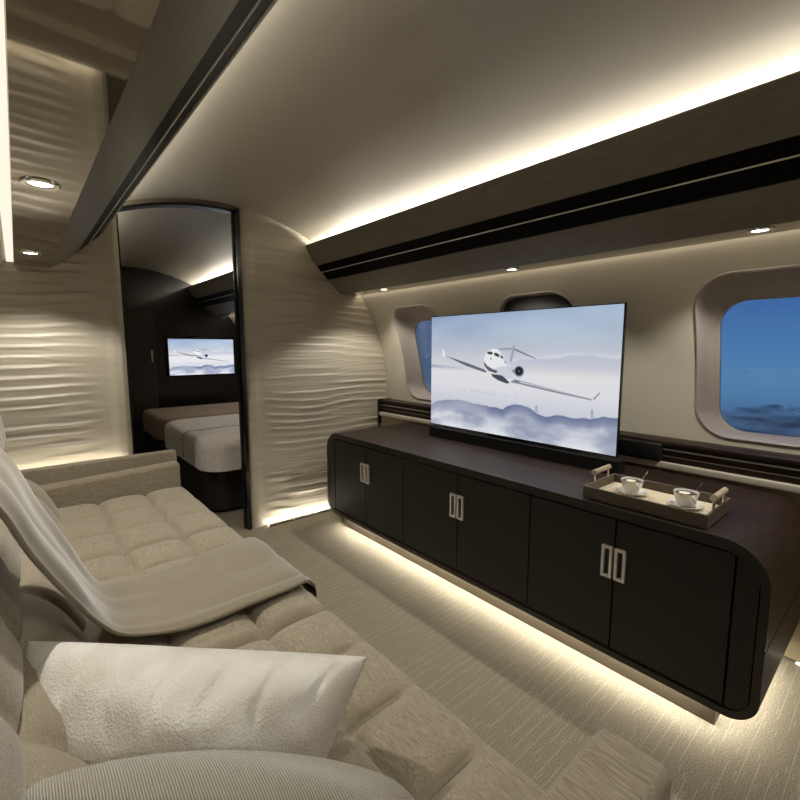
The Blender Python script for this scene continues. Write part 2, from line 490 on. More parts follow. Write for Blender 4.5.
def panel_front(name, xa, xb, mirror):
    bm = bmesh.new(); nx, nz = 100, 400
    XS = np.linspace(xa, xb, nx); T = np.array([top_at(x) for x in XS])
    XX = np.repeat(XS[:, None], nz, 1); ZZ = np.minimum(T[:, None], 2.07*np.linspace(0, 1, nz)[None, :])
    D = pleats(-XX, ZZ, -xb, -xa) if mirror else pleats(XX, ZZ, xa, xb)
    def f(i, j):
        x, z = float(XX[i, j]), float(ZZ[i, j])
        u = (xb-x) if mirror else (x-xa)       # soft rounded margin next to the doorway
        d = D[i, j]+.014*smooth(0, .022, u)-.008*smooth(.05, .10, u)
        return (x, YW-.006-d, z)
    grid(bm, nx, nz, f)
    n = 40                                     # body of the panel behind its face
    out = [(xa+(xb-xa)*k/n, top_at(xa+(xb-xa)*k/n)) for k in range(n+1)]
    prism(bm, [(xa, 0.0)]+out+[(xb, 0.0)], 'y', YW, YW+.055)
    return bm
DL, DR = .452, 1.085
struct('wall_front', panel_front('wall_front', DR+.012, 2.262, False), M['panel'], angle=180)
struct('wall_front_left', panel_front('wall_front_left', 2*XC-2.262, DL-.004, True), M['panel'], angle=180)
# doorway: black jambs and the arched header that follows the ceiling
def arc_band(xa, xb, dz0, dz1, ya, yb, n=24):
    up = [(xa+(xb-xa)*k/n, zc(xa+(xb-xa)*k/n)+dz1) for k in range(n+1)]
    dn = [(xa+(xb-xa)*k/n, zc(xa+(xb-xa)*k/n)+dz0) for k in reversed(range(n+1))]
    return prism(bmesh.new(), up+dn, 'y', ya, yb)
dr = struct('door_1', bx(DR-.012, DR+.012, YW-.022, YW+.06, 0, zc(DR)-.012), M['jamb'])
part('left_jamb', bx(DL-.006, DL+.004, YW-.004, YW+.06, 0, zc(DL)-.008), M['jamb'], dr)
part('header', arc_band(DL-.006, DR+.012, -.022, .003, YW-.016, YW+.058), M['header'], dr)
part('header_edge', arc_band(DL-.006, DR, -.036, -.022, YW-.006, YW+.058), M['jamb'], dr)
part('sliding_door_edge', bx(DR-.018, DR-.012, YW+.012, YW+.036, 0, zc(DR)-.02), M['matte_black'], dr)
# light slot at the foot of the right panel and on top of the low wall behind the sofa
bs = struct('baseboard_front', bx(1.20, 2.16, YW-.062, YW-.054, .0, .012), M['plinth'])
part('base_light', bx(1.205, 1.70, YW-.052, YW-.040, .001, .006), emissive('slot_led', (255, 249, 236), 45), bs, flat=True)
bl = struct('trim_3', bx(-.26, .645, 2.700, YW-.062, 0, .622, r=.012, seg=3), M['arm'])
part('base_light', bx(-.22, .40, YW-.058, YW-.046, .575, .580), emissive('sofa_led', (255, 249, 236), 22), bl, flat=True)
# aft wall behind the camera, forward wall of the bedroom
def cross(y, yb, m, name):
    n = 60; xs = [2*XC-2.25+(4.5-2*XC)*k/n for k in range(n+1)]
    pts = [(xs[0], 0)]+[(x, top_at(x)) for x in xs]+[(xs[-1], 0)]
    return struct(name, prism(bmesh.new(), pts, 'y', y, yb), m)
cross(Y0-.08, Y0, M['panel'], 'wall_back')
cross(5.60, 5.66, M['bulkhead'], 'wall_bedroom')

# ------------------------------------------------------------------ recessed downlights
def downlight(x, y, label):
    t = thing('downlight', label, 'ceiling light', (x, y, 1.583), 'recessed downlights under the bins')
    part('trim_ring', lathe(bmesh.new(), [(.024, -.001), (.026, -.004), (.036, -.004), (.039, -.001), (.039, .0)], (x, y, 1.5825)), M['chrome'], t)
    part('lens', lathe(bmesh.new(), [(0, -.0015), (.020, -.0015), (.025, -.001)], (x, y, 1.5825)), M['lamp'], t)
    return t
dls = [(1.885, 2.367, 'small bright downlight over the far window beside the pleated wall'),
       (1.885, 1.356, 'small bright downlight above the television'),
       (1.885, .384, 'bright downlight above the large window at the right'),
       (.072, 1.385, 'larger looking downlight under the left bin, nearer the camera'),
       (.072, 2.402, 'downlight under the left bin beside the far pleated wall'),
       ]
first = None
for x, y, lab in dls:
    if first is None: first = downlight(x, y, lab)
    else: copy_tree(first, (x, y, 1.583), lab)

def spot(x, y, z, e, ang=128, blend=.35, rad=.018, tgt=(0, 0, -1), col=(1, .965, .90)):
    l = bpy.data.lights.new('downlight_beam', 'SPOT'); l.energy = e; l.spot_size = math.radians(ang)
    l.spot_blend = blend; l.shadow_soft_size = rad; l.color = col
    o = bpy.data.objects.new('downlight_beam', l); COL.objects.link(o); o.location = (x, y, z)
    o.rotation_euler = Vector(tgt).to_track_quat('-Z', 'Y').to_euler(); return o
for y in (-.64, .384, 1.356, 2.367): spot(1.885, y, 1.570, 16)
for y, e in ((-.64, 8), (.37, 8), (1.385, 25), (2.402, 17)): spot(.072, y, 1.570, e)
for y in (3.5, 4.6):
    spot(1.885, y, 1.570, 7); spot(.072, y, 1.570, 1)

# ------------------------------------------------------------------ sideboard
CX0, CX1, CY0, CY1, CZ0, CZ1 = 1.52, 2.148, .212, 2.528, .108, .650
cab = thing('sideboard', 'long dark brown floating sideboard with rounded ends under the television', 'sideboard', (1.83, 1.37, 0))
def yz_round(y0, y1, z0, z1, rt, rb, n=12):
    out = []
    for (cy, cz, r, a0) in ((y1-rt, z1-rt, rt, 0), (y0+rt, z1-rt, rt, PI/2), (y0+rb, z0+rb, rb, PI), (y1-rb, z0+rb, rb, 3*PI/2)):
        for k in range(n+1):
            a = a0+PI/2*k/n; out.append((cy+r*math.cos(a), cz+r*math.sin(a)))
    return out
def ring_prism(outer, inner, xa, xb):
    bm = bmesh.new(); n = len(outer)
    def mk(p, x): return bm.verts.new((x, p[0], p[1]))
    A = [mk(p, xa) for p in outer]; B = [mk(p, xb) for p in outer]; C_ = [mk(p, xa) for p in inner]; D = [mk(p, xb) for p in inner]
    for i in range(n):
        j = (i+1) % n
        bm.faces.new((A[i], A[j], B[j], B[i])); bm.faces.new((C_[i], C_[j], D[j], D[i]))
        bm.faces.new((A[i], A[j], C_[j], C_[i])); bm.faces.new((B[i], B[j], D[j], D[i]))
    return bm
outer = yz_round(CY0, CY1, CZ0, CZ1, .120, .085)
inner = yz_round(CY0+.022, CY1-.022, CZ0+.022, CZ1-.034, .095, .065)
part('shell', ring_prism(outer, inner, CX0+.004, CX1), M['wood'], cab)
part('edge_band', ring_prism(outer, inner, CX0, CX0+.004), M['shell'], cab)
part('carcass', prism(bmesh.new(), yz_round(CY0+.021, CY1-.021, CZ0+.021, CZ1-.033, .095, .065), 'x', CX0+.026, CX1-.004), M['gap'], cab)
# side joint line
part('side_joint', bx(CX0-.0008, CX1, CY0-.0008, CY0+.002, .352, .355), M['gap'], cab)
DZ0, DZ1 = CZ0+.031, CZ1-.041
seams = [.296, .635, .974, 1.364, 1.753, 2.096, 2.436]
pair_r = [True, False, True, False, True, False]
doors = []
for k in range(6):
    ya, yb = seams[k]+.0025, seams[k+1]-.0025
    bm = bx(CX0+.003, CX0+.022, ya, yb, DZ0, DZ1, r=.0015, seg=1)
    d = part('door', bm, M['door'], cab); doors.append(d)
    # slim pulls sit where two doors of a pair meet: doors 0|1, 2|3, 4|5
    yc = (seams[k+1]-.0225) if k % 2 == 0 else (seams[k]+.0225)
    hb = bmesh.new(); za, zb = .398, .512; w = .0185; t_ = .0095
    for (a, b, c, e) in ((yc-w, yc-w+t_, za, zb), (yc+w-t_, yc+w, za, zb), (yc-w+t_, yc+w-t_, za, za+t_), (yc-w+t_, yc+w-t_, zb-t_, zb)):
        box(hb, CX0-.007, CX0+.004, a, b, c, e)
    h = part('handle', hb, M['nickel'], d); h['label'] = 'slim satin metal rectangular pull'
# curved end fillers next to the first and last doors
def filler(y_in, y_out):
    lo, hi = min(y_in, y_out), max(y_in, y_out); n = 10; r = .052; rb = .044
    s = 1 if y_out > y_in else -1
    pts = [(y_in, DZ0), (y_out-s*rb, DZ0)]
    pts += [(y_out-s*rb+s*rb*math.sin(PI/2*k/n), DZ0+rb-rb*math.cos(PI/2*k/n)) for k in range(1, n+1)]
    pts += [(y_out-s*r+s*r*math.cos(PI/2*k/n), DZ1-r+r*math.sin(PI/2*k/n)) for k in range(0, n+1)]
    pts += [(y_in, DZ1)]
    return prism(bmesh.new(), pts, 'x', CX0+.003, CX0+.022)
part('end_filler', filler(seams[0]-.003, CY0+.026), M['door'], cab)
part('end_filler', filler(seams[6]+.003, CY1-.026), M['door'], cab)
part('plinth', bx(1.60, 2.12, .328, 2.455, 0, CZ0, r=.004, seg=2), M['plinth'], cab)
bm = bmesh.new()
n = 12
sheet(bm, [(1.570, CZ0-.004), (1.592, CZ0-.004)], 'y', .34, 2.43, n)
sheet(bm, [(.296, CZ0-.004), (.318, CZ0-.004)], 'x', 1.62, 2.10, 3)
ul = part('plinth_light', bm, M['under_led'], cab, flat=True)

# ------------------------------------------------------------------ television picture
def poly_mask(X, Y, P):
    m = np.zeros(X.shape, bool); n = len(P); j = n-1
    for i in range(n):
        xi, yi = P[i]; xj, yj = P[j]
        c = ((yi > Y) != (yj > Y)) & (X < (xj-xi)*(Y-yi)/(yj-yi+1e-12)+xi)
        m ^= c; j = i
    return m
TVQ = [(432, 318), (624.5, 303), (616.3, 455.5), (431.2, 423.5)]      # the screen's corners in the view, used to lay out the picture on it
def homog(Q):
    A = []; b = []
    for (u, v), (x, y) in zip(((0, 0), (1, 0), (1, 1), (0, 1)), Q):
        A += [[x, y, 1, 0, 0, 0, -u*x, -u*y], [0, 0, 0, x, y, 1, -v*x, -v*y]]; b += [u, v]
    h = np.linalg.solve(np.array(A, float), np.array(b, float)); return np.append(h, 1).reshape(3, 3)
HM = homog(TVQ)
def uv(p):
    w = HM @ np.array([p[0], p[1], 1.]); return w[0]/w[2], w[1]/w[2]
def A_(pts): return [uv((435+x/8.889, 330+y/8.889)) for x, y in pts]
def B_(pts): return [uv((520+x/5.714, 320+y/5.714)) for x, y in pts]
def C5(pts): return [uv((400+x/3.2, 280+y/3.2)) for x, y in pts]
def picture(W, Hh, ss=3):
    X, Y = np.meshgrid((np.arange(W*ss)+.5)/(W*ss), (np.arange(Hh*ss)+.5)/(Hh*ss))
    def ramp(t, stops):
        xs = [s[0] for s in stops]
        return np.stack([np.interp(t, xs, [s[1][c] for s in stops]) for c in range(3)], -1)
    # sky with haze, the fog sea
    img = ramp(Y, [(0, (158, 178, 208)), (.16, (178, 193, 216)), (.30, (198, 206, 220)), (.36, (212, 214, 224)), (.44, (222, 222, 226)), (.50, (236, 235, 238)), (.62, (232, 232, 238)), (.75, (214, 217, 228)), (1, (196, 202, 218))])
    n1 = vnoise(X, Y, 4, 7, 5)
    img += ((n1-.5)*34*np.clip(1-Y/.45, 0, 1))[..., None]
    img += (((X-.2)*22)*np.clip(1-Y/.4, 0, 1))[..., None]*np.array([.9, .9, .6])
    # long cloud bank right of the tail
    bank = np.interp(X, [0, .45, .55, .7, .85, 1], [.48, .40, .375, .355, .325, .345])+(vnoise(X, Y, 14, 3, 8)-.5)*.03
    inb = np.clip((Y-bank)/.012, 0, 1)*np.clip((.47-Y)/.09, 0, 1)*np.clip((X-.42)/.1, 0, 1)
    img = img*(1-inb[..., None]*.8)+np.array([196, 202, 220])*inb[..., None]*.8
    hl = np.exp(-((Y-bank)/.012)**2)*np.clip((X-.45)/.1, 0, 1)
    img += (hl*14*vnoise(X, Y, 9, 2, 77)*1.6)[..., None]
    # far dark shore at the left
    sh = np.exp(-((Y-(.452+.05*X))/.014)**2)*np.clip(1-X/.28, 0, 1)
    img = img*(1-.55*sh[..., None])+np.array([120, 136, 172])*.55*sh[..., None]
    # distant towers standing in the fog
    rs = np.random.RandomState(2)
    for _ in range(46):
        cx = .20+rs.rand()*.36; h = .012+.03*rs.rand()*math.exp(-((cx-.33)/.1)**2); w = .003+.003*rs.rand(); b0 = .655+.06*(cx-.25)+.012*rs.rand()
        m = (abs(X-cx) < w/2) & (Y < b0) & (Y > b0-h)
        img[m] = img[m]*.72+np.array([176, 178, 194])*.28
    # mountain ridge rising from the fog
    R = C5([(100, 398), (120, 388), (150, 383), (200, 384), (225, 392), (260, 398), (330, 412), (345, 402), (365, 397), (385, 398), (410, 404), (440, 424), (455, 432), (470, 437), (500, 430), (520, 430), (560, 441), (580, 438), (610, 441), (650, 433), (690, 438)])
    rx = [a for a, b in R]; ry = [b for a, b in R]
    ridge = np.interp(X, rx, ry)+(vnoise(X, Y, 40, 1, 3)-.5)*.012
    dens = np.interp(X, [0, .1, .25, .36, .42, .5, .6, .7, .8, 1], [.45, .62, .45, .65, .98, .95, .8, .95, .9, .9])
    fade = np.clip(1-(Y-ridge)/(.10+.05*vnoise(X, Y, 9, 2, 6)), 0, 1)**.8
    inm = np.clip((Y-ridge)/.006, 0, 1)*fade*dens
    img = img*(1-inm[..., None])+np.array([98, 110, 148])*inm[..., None]
    # rolling fog under the ridge
    lo = np.clip((Y-(ridge+.06))/.05, 0, 1); f = vnoise(X, Y, 7, 9, 12, 5)
    fc = ramp(f, [(.25, (150, 157, 182)), (.45, (196, 202, 218)), (.62, (232, 235, 243)), (.8, (246, 247, 250))])
    img = img*(1-lo[..., None]*.85)+fc*lo[..., None]*.85
    # hazy lower hills showing through the fog
    for pts, col, al in (([(100, 420), (150, 404), (190, 398), (240, 412), (300, 432), (420, 452), (560, 468), (700, 486)], (158, 166, 192), .62),
                         ([(100, 446), (170, 432), (240, 436), (330, 452), (400, 456), (470, 474), (560, 486), (620, 496), (700, 520)], (172, 179, 202), .6)):
        Q = C5(pts); r2 = np.interp(X, [a for a, b in Q], [b for a, b in Q])+(vnoise(X, Y, 26, 1, 31, 5)-.5)*.05
        m2 = np.clip((Y-r2)/.01, 0, 1)*np.clip(1-(Y-r2)/.11, 0, 1)*np.clip(1.7*vnoise(X, Y, 9, 12, 15, 4)-.25, 0, 1)
        img = img*(1-al*m2[..., None])+np.array(col)*al*m2[..., None]
    def fill(P, c, a=1.):
        m = poly_mask(X, Y, P); img[m] = img[m]*(1-a)+np.array(c)*a; return m
    # two lattice bridge towers
    for (bx_, y0, y1) in ((97, 488, 524), (414, 508, 556)):
        for dx in (-5, 4): fill(B_([(bx_+dx-1.5, y0), (bx_+dx+1.5, y0), (bx_+dx+1.5, y1), (bx_+dx-1.5, y1)]), (120, 122, 146), .8)
        for yy in range(y0, y1, 11): fill(B_([(bx_-5, yy), (bx_+5, yy), (bx_+5, yy+3), (bx_-5, yy+3)]), (120, 122, 146), .8)
    # jet
    fill(A_([(555, 166), (690, 160), (690, 176), (580, 178)]), (150, 156, 172))
    fill(B_([(-40, 160), (-20, 166), (28, 189), (97, 221), (97, 225), (28, 198), (-40, 169)]), (122, 127, 142))
    fill(A_([(664, 272), (696, 150), (712, 150), (706, 200), (684, 290)]), (168, 172, 186))
    fill(A_([(696, 152), (700, 134), (708, 134), (708, 152)]), (186, 152, 70))
    fill(A_([(88, 230), (300, 300), (440, 352), (480, 384), (440, 376), (280, 322)]), (104, 109, 124))
    fill(A_([(70, 240), (74, 166), (80, 172), (92, 222), (96, 240)]), (246, 247, 250))
    fill(B_([(-40, 336), (0, 345), (200, 396), (412, 449), (408, 455), (180, 408), (0, 366), (-50, 356)]), (132, 137, 152))
    fill(B_([(0, 350), (200, 398), (408, 449), (200, 402), (0, 356)]), (232, 234, 240))
    fill(B_([(416, 450), (454, 410), (460, 413), (426, 450)]), (120, 124, 138))
    body = A_([(437, 280), (444, 240), (462, 205), (490, 180), (520, 170), (552, 170), (585, 184), (612, 218), (650, 275), (688, 325), (700, 380), (704, 430), (690, 446), (640, 440), (600, 402), (540, 388), (480, 365), (445, 322)])
    fill(body, (244, 245, 248))
    fill(A_([(560, 172), (585, 184), (612, 218), (650, 275), (688, 325), (700, 380), (660, 350), (625, 290), (600, 230)]), (214, 218, 230))
    fill(A_([(500, 360), (560, 330), (630, 320), (690, 345), (704, 430), (690, 446), (640, 440), (600, 402), (540, 388)]), (202, 206, 218), .7)
    fill(A_([(437, 280), (446, 290), (470, 322), (520, 350), (562, 366), (545, 386), (480, 365), (445, 322)]), (66, 72, 88), .85)
    fill(A_([(500, 392), (560, 398), (600, 404), (640, 440), (668, 470), (640, 476), (566, 448), (520, 420)]), (70, 74, 88))
    fill(A_([(460, 372), (490, 372), (488, 390), (464, 386)]), (236, 238, 242))
    fill(A_([(640, 436), (700, 430), (704, 448), (655, 450)]), (240, 241, 245))
    for P in ([(466, 200), (500, 192), (518, 204), (510, 222), (474, 216)], [(528, 204), (556, 208), (576, 222), (574, 244), (532, 228)], [(582, 226), (600, 232), (612, 258), (590, 250)]):
        fill(A_(P), (44, 50, 62))
    fill(A_([(495, 250), (505, 252), (505, 264), (495, 262)]), (60, 60, 60)); fill(A_([(622, 282), (632, 282), (632, 294), (622, 294)]), (80, 84, 96))
    def disc(cx, cy, rx_, ry_, c): fill(A_([(cx+rx_*math.cos(2*PI*k/40), cy+ry_*math.sin(2*PI*k/40)) for k in range(40)]), c)
    disc(748, 372, 48, 54, (196, 200, 212)); disc(752, 366, 42, 46, (120, 124, 138)); disc(750, 366, 35, 38, (28, 30, 38)); disc(750, 366, 10, 11, (90, 94, 104))
    fill(A_([(690, 350), (716, 346), (716, 380), (694, 384)]), (150, 154, 168))
    img = np.clip(img, 0, 255).reshape(Hh, ss, W, ss, 3).mean((1, 3))
    c = img/255.
    return np.where(c <= .04045, c/12.92, ((c+.055)/1.055)**2.4)
PW, PH = 360, 226
PIC = picture(PW, PH)
def screen_mat(name, strength):
    m = bpy.data.materials.new(name); m.use_nodes = True
    nt, N, L, b = nodes(m)
    at = N.new('ShaderNodeAttribute'); at.attribute_name = 'picture'
    b.inputs['Base Color'].default_value = (.01, .01, .012, 1); b.inputs['Roughness'].default_value = .12; b.inputs['Specular IOR Level'].default_value = .25
    L.new(at.outputs['Color'], b.inputs['Emission Color']); b.inputs['Emission Strength'].default_value = strength
    return m
M['screen'] = screen_mat('screen_picture', .78)
M['screen_small'] = screen_mat('screen_picture_small', .9)

def tv_screen(p00, pu, pv, m, parent, name='screen'):
    """flat lit screen: picture resolution grid with one colour per vertex"""
    me = bpy.data.meshes.new(name); base = base_of(parent)
    p00, pu, pv = Vector(p00)-base, Vector(pu), Vector(pv)
    P0 = np.array(p00); U = np.array(pu); V = np.array(pv)
    i, j = np.meshgrid(np.arange(PW), np.arange(PH))
    co = P0+(i[..., None]/(PW-1))*U+(j[..., None]/(PH-1))*V
    idx = np.arange(PW*PH).reshape(PH, PW)
    f = np.stack([idx[:-1, :-1], idx[1:, :-1], idx[1:, 1:], idx[:-1, 1:]], -1).reshape(-1, 4)
    me.from_pydata(co.reshape(-1, 3).tolist(), [], f.tolist())
    a = me.color_attributes.new('picture', 'FLOAT_COLOR', 'POINT')
    a.data.foreach_set('color', np.concatenate([PIC.reshape(-1, 3), np.ones((PW*PH, 1))], 1).astype(np.float32).ravel())
    me.materials.append(m); me.update()
    o = bpy.data.objects.new(name, me); COL.objects.link(o); o.parent = parent
    return o

# television standing on the sideboard, turned a little
tL, tR = Vector((1.950, 1.978, 0)), Vector((1.950, .832, 0))
ux = (tR-tL).normalized(); nrm = Vector((ux.y, -ux.x, 0)); nrm = nrm if nrm.x < 0 else -nrm      # towards the sofa
tv = thing('television', 'large flat television showing a white jet, standing on the dark sideboard', 'television', ((tL.x+tR.x)/2, (tL.y+tR.y)/2, CZ1))
zb0, zb1, zt0, zt1 = .728, .728, 1.382, 1.382
def quad_slab(a, b, za0, za1, zb0_, zb1_, n0, n1):
    bm = bmesh.new(); vs = []
    for d in (n0, n1):
        vs.append([bm.verts.new(Vector((p.x, p.y, z))+nrm*d) for p, z in ((a, za0), (b, za1), (b, zb1_), (a, zb0_))])
    bm.faces.new(vs[0]); bm.faces.new(vs[1])
    for i in range(4): bm.faces.new((vs[0][i], vs[0][(i+1) % 4], vs[1][(i+1) % 4], vs[1][i]))
    return bm
part('housing', quad_slab(tL-ux*.003, tR+ux*.005, zb0-.006, zb1-.006, zt0+.004, zt1+.004, -.014, 0), M['screen_edge'], tv)
tv_screen(Vector((tL.x, tL.y, zt0))+nrm*.0012, Vector((tR.x-tL.x, tR.y-tL.y, zt1-zt0)), Vector((0, 0, -(zt0-zb0))), M['screen'], tv)
part('sound_bar', quad_slab(tL+ux*.012, tR+ux*.02, CZ1, CZ1, CZ1+.060, CZ1+.060, -.05, .025), M['matte_black'], tv)
part('stand_neck', quad_slab(tL+ux*.42, tL+ux*.66, CZ1+.01, CZ1+.01, .80, .80, -.06, -.03), M['matte_black'], tv)
bp_ = part('ledge_box', bx(2.140, 2.176, .72, .945, .692, .775, r=.012), M['matte_black'])  # plain black block on the ledge, no particular device
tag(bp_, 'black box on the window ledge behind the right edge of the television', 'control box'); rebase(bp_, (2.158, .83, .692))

# ------------------------------------------------------------------ tray with two coffee cups
TX0, TX1, TY0, TY1 = 1.550, 1.800, .379, .773
tr = thing('serving_tray', 'rectangular tan leather tray with bar handles on the sideboard', 'tray', ((TX0+TX1)/2, (TY0+TY1)/2, CZ1))
part('tray_base', bx(TX0, TX1, TY0, TY1, CZ1, CZ1+.010, r=.002, seg=1), M['tray_leather'], tr)
part('inlay', bx(TX0+.010, TX1-.010, TY0+.010, TY1-.010, CZ1+.0095, CZ1+.0125), M['tray_mat'], tr)
for a in ((TX0, TX0+.008, TY0, TY1), (TX1-.008, TX1, TY0, TY1), (TX0+.008, TX1-.008, TY0, TY0+.008), (TX0+.008, TX1-.008, TY1-.008, TY1)):
    part('rim', bx(*a, CZ1+.008, CZ1+.044, r=.0015, seg=1), M['tray_leather'], tr)
for yy in (TY0+.006, TY1-.006):
    h = part('handle', tube(bmesh.new(), [(1.618, yy, CZ1+.082), (1.742, yy, CZ1+.082)], .0095, 14), M['tan_leather'], tr)
    for xx in (1.624, 1.736):
        part('post', tube(bmesh.new(), [(xx, yy, CZ1+.042), (xx, yy, CZ1+.086)], .0045, 10), M['chrome'], h)
    for xx in (1.614, 1.742):
        part('end_cap', tube(bmesh.new(), [(xx, yy, CZ1+.082), (xx+.005, yy, CZ1+.082)], .0105, 14), M['chrome'], h)
def coffee(x, y, lab_c, lab_s, lab_sp, proto=None):
    z = CZ1+.0125
    if proto:
        c, s, sp = proto
        return (copy_tree(c, (x, y, z+.009), lab_c), copy_tree(s, (x, y, z), lab_s), copy_tree(sp, (x+.046, y+.009, z+.010), lab_sp))
    s = thing('saucer', lab_s, 'saucer', (x, y, z), 'white saucers on the tray')
    part('dish', lathe(bmesh.new(), [(0.0, 0), (0.0264, 0), (0.0299, 0.002), (0.0475, 0.0085), (0.0532, 0.0115), (0.0532, 0.0135), (0.0466, 0.0115), (0.0299, 0.0055), (0.0229, 0.005), (0.0, 0.0045)], (x, y, z), 40), M['porcelain'], s)
    c = thing('coffee_cup', lab_c, 'cup', (x, y, z+.009), 'coffee cups on the tray')
    zz = z+.0045
    part('bowl', lathe(bmesh.new(), [(0.0, 0.0009), (0.0194, 0.0009), (0.0202, 0.0034), (0.0282, 0.0155), (0.0343, 0.031), (0.0378, 0.0482), (0.0374, 0.0495), (0.0361, 0.0482), (0.0326, 0.031), (0.0264, 0.0155), (0.0176, 0.0069), (0.0, 0.006)], (x, y, zz), 40), M['porcelain'], c)
    # handle loop on the side towards the sofa
    d = Vector((-.72, -.69, 0)); ctr = Vector((x, y, zz))
    pts = [ctr+d*r+Vector((0, 0, h)) for r, h in ((.0325, .043), (.044, .0455), (.0535, .0395), (.0545, .029), (.0465, .019), (.031, .0155))]
    part('handle', tube(bmesh.new(), catmull(pts, 4), .0042, 8), M['porcelain'], c)
    cf = part('coffee', lathe(bmesh.new(), [(0, .0430), (.0346, .0430), (.0346, .041)], (x, y, zz)), M['coffee'], c); cf['label'] = 'dark coffee'
    fr = bmesh.new(); bmesh.ops.create_circle(fr, cap_ends=True, segments=24, radius=.017, matrix=Matrix.Translation((x+.004, y+.006, zz+.0437)))
    part('froth', fr, M['froth'], cf)
    sp = thing('teaspoon', lab_sp, 'spoon', (x+.046, y+.009, z+.010), 'teaspoons on the saucers')
    part('handle', tube(bmesh.new(), catmull([(x+.048, y+.004, z+.013), (x+.054, y-.008, z+.036), (x+.062, y-.022, z+.066), (x+.065, y-.028, z+.078)], 4), [.0013]*9+[.0016]*3+[.0018], 8), M['chrome'], sp)
    bm = bmesh.new(); bmesh.ops.create_uvsphere(bm, u_segments=14, v_segments=8, radius=1, matrix=Matrix.Translation((x+.046, y+.009, z+.0145)) @ Matrix.Diagonal((.006, .010, .0022, 1)))
    part('bowl', bm, M['chrome'], sp)
    return c, s, sp
pr = coffee(1.685, .655, 'white coffee cup on the tray nearer the television', 'white saucer on the tray nearer the television', 'teaspoon behind the coffee cup nearer the television')
coffee(1.680, .478, 'white coffee cup on the tray at the end away from the television', 'white saucer at the end of the tray away from the television', 'teaspoon behind the cup at the tray end away from the television', pr)

# ------------------------------------------------------------------ sofa
sofa = thing('sofa', 'long beige linen sofa with tufted seat and back along the left wall', 'sofa', (.25, 1.37, 0))
SX = .634
def tuft(a, b, p=3.2):
    """pillow height over one tile, a and b in -1..1"""
    return max(0, 1-abs(a)**p)**.5*max(0, 1-abs(b)**p)**.5
XE = [.0, .245, .445, SX]
def seat_h(x, y, ya, tile):
    k = 0
    while k < 2 and x > XE[k+1]: k += 1
    a = 2*(x-XE[k])/(XE[k+1]-XE[k])-1
    q = (y-ya)/tile; b = 2*(q-math.floor(q))-1
    if k == 2:
        a = min(a, .99) if a > 0 else a
        a = 0 if a > 0 else a            # front column runs flat to the edge instead of pinching
        t = tuft(a, max(-1, min(1, b))); return t+(1-t)*.80*smooth(SX-.08, SX-.03, x)
    return tuft(max(-1, min(1, a)), b)
def seat_module(ya, yb, rows):
    tile = (yb-ya)/rows; bm = bmesh.new(); ny = int((yb-ya)/.0072)
    xs = [-.03+(SX)*k/88 for k in range(89)]
    def f(i, j):
        y = ya+(yb-ya)*j/(ny-1)
        ed = smooth(0, .03, min(y-ya, yb-y))
        if i < 89:
            x = xs[i]; h = .419+.010*ed+.038*seat_h(x, y, ya, tile)
            h -= .010*smooth(SX-.08, SX-.03, x)
            return (x, y, h)
        t = (i-88)/10.                      # front roll and face
        x = SX-.03; h = .409+.010*ed+.038*seat_h(x, y, ya, tile)
        r = .034
        a = min(t, .6)/.6*PI/2
        return (x+r*math.sin(a), y, h-r*(1-math.cos(a))-max(0, t-.6)*.44)
    grid(bm, 99, ny, f)
    return bm
for ya, yb, rows in ((-.92, .278, 6), (.282, 1.068, 4), (1.070, 1.862, 4), (1.864, 2.570, 3)):
    part('seat_cushion', seat_module(ya, yb, rows), M['sofa'], sofa, angle=180)
part('base', bx(-.20, SX-.03, -.92, 2.570, .05, .30, r=.01), M['arm'], sofa)
part('toe_kick', bx(-.18, SX-.09, -.90, 2.45, .0, .06), M['matte_black'], sofa)
# reclined tufted back
BP = catmull([(.085, 0, .415), (.050, 0, .47), (.005, 0, .56), (-.046, 0, .63), (-.082, 0, .69), (-.096, 0, .77), (-.104, 0, .87), (-.116, 0, .945), (-.14, 0, .985), (-.185, 0, .98), (-.215, 0, .92), (-.23, 0, .75), (-.235, 0, .50), (-.235, 0, .30)], 14)
def back_module(ya, yb, cols):
    bm = bmesh.new(); tile = (yb-ya)/cols; ny = int((yb-ya)/.0125); nb = len(BP)
    TE = [.42, .63, .765, .97]
    def f(i, j):
        y = ya+(yb-ya)*j/(ny-1); p = BP[i]
        d = (BP[min(i+1, nb-1)]-BP[max(i-1, 0)]).normalized(); nn = Vector((d.z, 0, -d.x))
        q = (y-ya)/tile; b = 2*(q-math.floor(q))-1
        if i < 14*7.6:
            z = p.z
            k = 0
            while k < 2 and z > TE[k+1]: k += 1
            a = max(-1, min(1, 2*(z-TE[k])/(TE[k+1]-TE[k])-1))
            if k == 2 and a > 0: a *= .8
            h = .038*tuft(a, b)
        else:
            h = .038*tuft(.8, b)*max(0, 1-(i-14*7.6)/40)
        return (p.x+nn.x*h, y, p.z+nn.z*h)
    grid(bm, nb, ny, f)
    return bm
for ya, yb, rows in ((-.92, .278, 5), (.282, 1.068, 3), (1.070, 1.862, 3), (1.864, 2.570, 3)):
    part('back_cushion', back_module(ya, yb, rows), M['sofa_back'], sofa, angle=180)
# arms: the far one between seat and low wall, the near one at the bottom of the view
def arm(ya, yb, ztop_back, ztop_front, xf, m):
    bm = bx(-.16, xf, ya, yb, .06, .60, r=.022, seg=4)
    for v in bm.verts:
        if v.co.z > .3:
            t = (v.co.x+.16)/(xf+.16); v.co.z += (ztop_back-.60)+(ztop_front-ztop_back)*t
    return bm
a = part('armrest', arm(2.575, 2.655, .550, .580, .630, M['arm']), M['arm'], sofa)
